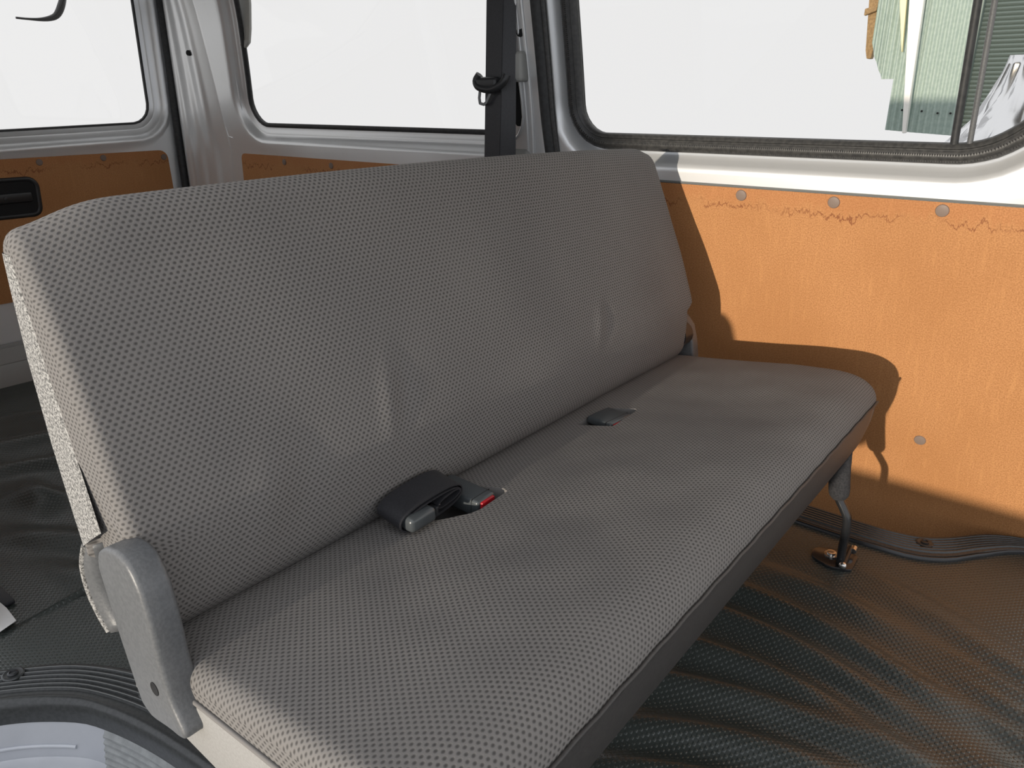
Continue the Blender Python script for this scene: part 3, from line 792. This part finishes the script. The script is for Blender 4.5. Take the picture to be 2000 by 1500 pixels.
# --- near plastic hinge cover
hz = [(-.809, .512), (-.803, .532), (-.782, .546), (-.750, .553), (-.728, .546), (-.712, .522), (-.703, .480), (-.699, .430), (-.690, .385), (-.668, .352), (-.676, .340), (-.705, .338), (-.745, .330), (-.768, .338), (-.778, .370), (-.792, .425)]
hz = [(p.x, p.y) for p in even([(p.x, p.y) for p in offset2([Vector(q) for q in hz][::-1], 0)], 48, True)]
bt = prism('hinge_cover', [(x, .275, z) for x, z in hz], (0, .036, 0), M['bracket'], bench, .011, 4); bt['label'] = 'grey moulded plastic hinge cover'
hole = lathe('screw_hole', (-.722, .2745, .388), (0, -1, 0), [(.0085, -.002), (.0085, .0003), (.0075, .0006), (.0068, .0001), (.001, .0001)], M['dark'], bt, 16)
hole.scale = (1, 1, 1)
hz2 = [(-.835, .330), (-.76, .330), (-.757, .385), (-.764, .43), (-.775, .468), (-.795, .492), (-.82, .50), (-.84, .47)]
b2 = prism('hinge_cover', [(x, 1.700, z) for x, z in hz2], (0, .034, 0), M['bracket'], bench, .006, 3)
pv = lathe('hinge_pivot', (-.795, 1.690, .45), (0, 1, 0), [(.032, -.03), (.032, .01)], M['black'], bench, 18)

# --- folding leg
leg = tube('leg', crom([(-.352, 1.612, .285), (-.350, 1.612, .22), (-.345, 1.612, .175), (-.332, 1.611, .152), (-.320, 1.610, .128), (-.318, 1.610, .09), (-.319, 1.611, .05), (-.318, 1.612, .014)], 40), .0135, M['rod'], bench, 14, .7)
tube('foam_sleeve', crom([(-.353, 1.612, .29), (-.351, 1.612, .23), (-.346, 1.612, .185), (-.344, 1.612, .170)], 16), [.020, .020, .020, .0205, .021, .021, .0215, .022, .022, .0225, .0225, .0225, .0225, .022, .020, .014], M['foam'], leg, 16)
pl = smoothpoly([(-.385, 1.605, .03), (-.335, 1.585, .02), (-.290, 1.600, .008), (-.293, 1.672, .008), (-.345, 1.668, .03), (-.385, 1.65, .02)], 36)
fp_ = prism('foot_plate', [(x, y, .004) for x, y in pl], (0, 0, .007), M['rod'], bench, .0015, 2)
lathe('bolt', (-.345, 1.634, .011), (0, 0, 1), [(.0155, 0), (.0155, .003), (.010, .0035), (.010, .009), (.007, .010), (.002, .010)], M['steel'], fp_, 16)
lathe('pin', (-.309, 1.594, .017), (-.05, 1, .15), [(.0065, 0), (.0065, .072), (.003, .074)], M['rod'], fp_, 12)
lathe('pin_head', (-.309, 1.594, .0175), (.05, -1, -.15), [(.0085, -.004), (.0085, .002), (.006, .005), (.002, .006)], M['steel'], fp_, 12)
lathe('pin_head', (-.3055, 1.668, .0275), (-.05, 1, .15), [(.0075, -.012), (.0075, .002), (.005, .004), (.002, .005)], M['steel'], fp_, 12)

# ================================================================== BELTS
# rolled lap belt lying at the crease
lb = empty('lap_belt', (-.74, .70, .41)); tag(lb, 'black lap belt folded into a flat loop at the seat crease', 'seat belt')
def oval(cy, cz, a, b, n=48, ph=0, rise=0): return [(cy + a * math.copysign(abs(math.cos(t)) ** .75, math.cos(t)), cz + b * math.copysign(abs(math.sin(t)) ** .8, math.sin(t))) for t in [2 * PI * k / n + ph for k in range(n)]]
def band(name, loop, x0, x1, th, m, parent, slope=.0, skew=0.0, closed=True):
    L = [Vector(p) for p in loop]; inn_ = offset2(L, -th)
    rows = [[(x0, p.x + skew * 0, p.y) for p in L], [(x1, p.x + skew, p.y + slope) for p in L], [(x1, p.x + skew, p.y + slope) for p in inn_], [(x0, p.x, p.y) for p in inn_]]
    rows.append(rows[0])
    return grid(name, rows, m, parent, wrap=True, sharp=40)
def tilt(loop, ang, c):
    ca, sa = math.cos(ang), math.sin(ang); return [(c[0] + (p[0] - c[0]) * ca - (p[1] - c[1]) * sa, c[1] + (p[0] - c[0]) * sa + (p[1] - c[1]) * ca) for p in loop]
cc = (.702, .4305)
lo = tilt(oval(*cc, .067, .0195), .05, cc); band('webbing', lo, -.704, -.757, .0022, M['web'], lb, .006, .004)
cc2 = (.706, .4295)
lo2 = tilt(oval(*cc2, .059, .0155), .05, cc2); band('webbing', lo2, -.703, -.755, .0022, M['web'], lb, .006, .004)
cc3 = (.736, .4315); lo3 = tilt(oval(*cc3, .026, .0075), .15, cc3); band('webbing', lo3, -.702, -.752, .002, M['web'], lb, .006, .004)
tg_ = box('belt_tongue', (-.748, .645, .4155), (-.690, .697, .4390), M['buckle'], lb, .007, 3)
box('latch_plate', (-.741, .695, .424), (-.708, .722, .4265), M['steel'], tg_, .001)
box('tongue_slot', (-.711, .700, .420), (-.696, .706, .433), M['black'], tg_, .001)

def buckle(name, loc, ang, L, W, H, lab, pitch=0.0):
    e = empty(name, loc); tag(e, lab, 'buckle', 'buckles in the cushion slots')
    bm_ = box('housing', (-L, -W / 2, -H), (0, W / 2, 0), M['buckle'], None, .005, 3); bm_.parent = e
    rb = box('release_button', (-.004, -W / 2 + .006, -H * .86), (.004, W / 2 - .006, -.0025), M['red'], None, .0018, 2); rb.parent = e
    ln = box('seam_line', (-.014, -W / 2 - .0003, -H), (-.013, W / 2 + .0003, .0004), M['black'], None, 0); ln.parent = e
    e.rotation_euler = (0, pitch, ang)
    return e
buckle('seat_belt_buckle', (-.676, .794, .417), math.radians(2), .092, .044, .030, 'black belt buckle with red button beside the folded lap belt', math.radians(4))
b2_ = buckle('seat_belt_buckle', (-.674, 1.205, .411), math.radians(-6), .062, .070, .016, 'black belt buckle sunk alone in the cushion slot farther along', math.radians(0))
for ch in b2_.children:
    if ch.name.startswith('release'): ch.location = (.003, -.016, .001); ch.scale = (1, .45, 1)
sb = tube('buckle_strap', crom([(-.775, .80, .395), (-.765, .795, .405), (-.755, .793, .402)], 8), .009, M['web'], None, 8, .4)
sb.parent = [o for o in COL.objects if o.name == 'seat_belt_buckle'][0]; sb.matrix_parent_inverse = (Matrix.Translation((-.676, .794, .417)) @ Euler((0, math.radians(4), math.radians(2))).to_matrix().to_4x4()).inverted()

# hanging shoulder belt
hb_ = empty('seat_belt', (-1.39, 1.69, .6)); tag(hb_, 'black shoulder belt hanging straight down the pillar by the window', 'seat belt')
def webstrip(name, pts, w, th, nrm=(0, 1, 0)):
    rows = []
    for x, y, z, tw in pts:
        d = Vector((math.cos(tw), math.sin(tw), 0)) * (w / 2); n_ = Vector((-math.sin(tw), math.cos(tw), 0)) * (th / 2); c = Vector((x, y, z))
        rows.append([c - d - n_, c + d - n_, c + d + n_, c - d + n_])
    return grid(name, rows, M['web'], hb_, wrap=True, caps=True, sharp=40)
webstrip('webbing', [(-1.381 - .036 * t, 1.690 + .004 * math.sin(t * 3), 1.56 - .98 * t, .10 + .05 * math.sin(t * 4)) for t in [k / 24 for k in range(25)]], .050, .0016)
webstrip('webbing', [(-1.366 - .004 * t, 1.712, 1.56 - .98 * t, .75 - .08 * t) for t in [k / 24 for k in range(25)]], .050, .0016)
stp = tube('belt_stop', crom([(-1.437, 1.680, 1.064), (-1.448, 1.678, 1.048), (-1.436, 1.675, 1.033), (-1.40, 1.674, 1.026), (-1.372, 1.676, 1.032), (-1.352, 1.680, 1.046), (-1.346, 1.685, 1.062)], 30), .0105, M['black'], hb_, 12)
box('belt_stop_body', (-1.446, 1.668, 1.026), (-1.372, 1.694, 1.058), M['black'], hb_, .009, 3)
tq = [(-1.437, 1.030), (-1.384, 1.030), (-1.398, 1.008), (-1.410, .990), (-1.420, .984), (-1.438, .988), (-1.441, 1.004)]
lpz = smoothpoly([(x, z, .003) for x, z in tq][::-1], 40)
lp2 = offset2([Vector(p) for p in lpz], 0); li = offset2(lp2, -.0075)
rw = [[(p.x, 1.676, p.y) for p in lp2], [(p.x, 1.679, p.y) for p in lp2], [(p.x, 1.679, p.y) for p in li], [(p.x, 1.676, p.y) for p in li]]; rw.append(rw[0])
lt_ = grid('latch_plate', rw, M['gunmetal'], hb_, wrap=True, sharp=30)

# ================================================================== SMALL THINGS ON THE FLOOR
tb = empty('luggage_strap', (-1.70, .36, .01)); tag(tb, 'black strap with a white paper tag lying on the mat by the door step', 'strap')
box('strap', (-1.86, .345, .004), (-1.645, .392, .014), M['web'], tb, .003)
pt = prism('paper_tag', [(-1.70, .335, .015), (-1.555, .332, .012), (-1.566, .366, .013), (-1.622, .369, .015), (-1.70, .366, .015)], (0, 0, .002), M['white'], tb, .0006, 1); pt['label'] = 'white paper tag'

# ================================================================== OUTSIDE, SEEN THROUGH THE GLASS
# rear under-view mirror arm beyond the rear window
ma = tube('mirror_arm', crom([(-3.24, 1.535, 1.575), (-3.34, 1.53, 1.56), (-3.41, 1.523, 1.50), (-3.42, 1.505, 1.40), (-3.42, 1.487, 1.350), (-3.42, 1.463, 1.312), (-3.42, 1.435, 1.297), (-3.42, 1.395, 1.290), (-3.42, 1.35, 1.289), (-3.42, 1.312, 1.290)], 60),
         [.007 + .007 * math.exp(-((k - 39) / 8) ** 2) - .003 * smooth01((k - 44) / 12) for k in range(60)], M['rod'], tg, 10); ma['label'] = 'curved black mirror arm outside the rear glass'
og = prism('outer_garnish', [(-2.72, Yq(1.25) + .045, 1.5), (-2.585, Yq(1.25) + .045, 1.5), (-2.592, Yq(1.25) + .045, 1.32), (-2.607, Yq(1.25) + .045, 1.24), (-2.622, Yq(1.25) + .045, 1.195), (-2.65, Yq(1.25) + .045, 1.178), (-2.72, Yq(1.25) + .045, 1.2)], (0, .012, 0), M['greycap'], wq, .004, 2)

# green corrugated shed wall with white post and timber, 14 m off
def corr(name, cols, y, pitch, amp, m, parent, top):
    """vertical corrugations; cols = bottom outline (x, z)"""
    xs = [cols[0][0] + (cols[-1][0] - cols[0][0]) * k / 140 for k in range(141)]
    F0 = []
    for x in xs:
        yy = y + amp * math.sin(2 * PI * x / pitch); zb = interp(x, [c[0] for c in cols], [c[1] for c in cols])
        F0.append([(x, yy, zb), (x, yy, top), (x, yy + .008, top), (x, yy + .008, zb)])
    return grid(name, F0, m, parent, wrap=True, sharp=60)
cw = empty('corrugated_wall', (-2.8, 14.0, .5)); tag(cw, 'pale green corrugated sheet wall seen through the sliding door window', 'wall panel')
corr('sheet', [(-3.69, 1.86), (-3.64, 1.69), (-3.46, 1.32)], 14.08, .09, .017, M['sheet'], cw, 3.7)
corr('sheet', [(-3.46, 1.314), (-3.265, 1.314)], 14.06, .095, .017, M['sheet'], cw, 3.7)
corr('sheet', [(-3.265, .538), (-2.91, .513)], 14.03, .095, .017, M['sheet'], cw, 3.7)
corr('sheet', [(-2.91, .513), (-1.68, .44)], 14.0, .095, .017, M['sheet'], cw, 3.7)
for x, z in ((-3.05, .846), (-2.76, .832), (-2.53, .804), (-2.35, .804), (-2.24, .804)): lathe('roofing_screw', (x, 13.975, z), (0, -1, 0), [(.016, -.01), (.016, .01), (.006, .014)], M['dark'], cw, 8)
wp = prism('white_post', [(-3.32, 13.8, 3.66), (-3.01, 13.8, 3.66), (-2.91, 13.8, .50), (-2.957, 13.8, .50)], (0, .14, 0), M['post'], None, .015, 2); tag(wp, 'white tapering post in front of the green sheet wall', 'post')
cs = prism('cream_batten', [(-3.46, 13.86, 3.66), (-3.325, 13.86, 3.66), (-3.165, 13.86, 1.70), (-3.18, 13.86, 1.70), (-3.32, 13.86, 2.40)], (0, .08, 0), M['cream'], None, .008, 1); tag(cs, 'pale cream batten beside the white post', 'batten')
tbm = prism('timber_beam', [(-3.96, 14.17, 3.66), (-3.66, 14.17, 3.66), (-3.62, 14.17, 2.12), (-3.70, 14.17, 1.63), (-3.766, 14.17, 1.63), (-3.80, 14.17, 1.76)], (0, .17, 0), M['timber'], None, .015, 2); tag(tbm, 'brown timber beam end left of the green sheet wall', 'beam')
tb2 = prism('timber_rail', [(-3.88, 14.08, 2.27), (-3.70, 14.08, 2.33), (-3.69, 14.08, 2.41), (-3.88, 14.08, 2.37)], (0, .09, 0), M['timber'], tbm, .008, 1)
# roller shutter and wrapped object right of the divider
sh = empty('roller_shutter', (.1, 3.4, -.6)); tag(sh, 'dark green ribbed roller shutter at the right edge of the window', 'shutter')
slz = []
for k in range(92):
    z = .50 + .015 * k; slz += [(0, z), (.006, z + .003), (.008, z + .0075), (.006, z + .012)]
grid('slat_curtain', [[(x, 3.4 - d, z) for d, z in slz] for x in (-.525, .60)], M['shutter'], sh, sharp=40)
box('guide_post', (-.545, 3.36, -.6), (-.525, 3.44, 1.95), M['shutter'], sh, .004)
# crumpled plastic-wrapped bundle
rows = []
for i in range(70):
    t = i / 69; z = -.6 + 1.72 * t; r0 = (.20 + .04 * math.sin(t * 5)) * (1 - smooth01((t - .80) / .20) * .72)
    row = []
    for j in range(72):
        a = 2 * PI * j / 72; p = Vector((math.cos(a) * 1.3, math.sin(a) * 1.3, z * 1.6))
        d = .22 * mnoise.noise(p * 2.6) + .30 * abs(mnoise.noise(p * 4 + Vector((3, 1, 2)))) + .10 * abs(mnoise.noise(p * 11)) - .08
        r = r0 * (1 + d); row.append((-.285 + r * 1.15 * math.cos(a), 2.75 + r * .8 * math.sin(a), z))
    rows.append(row)
wb = grid('wrapped_bundle', rows, M['foil'], None, wrap=True, caps=True); tag(wb, 'shiny silver crumpled wrapping in the right corner of the window', 'wrapped bundle')
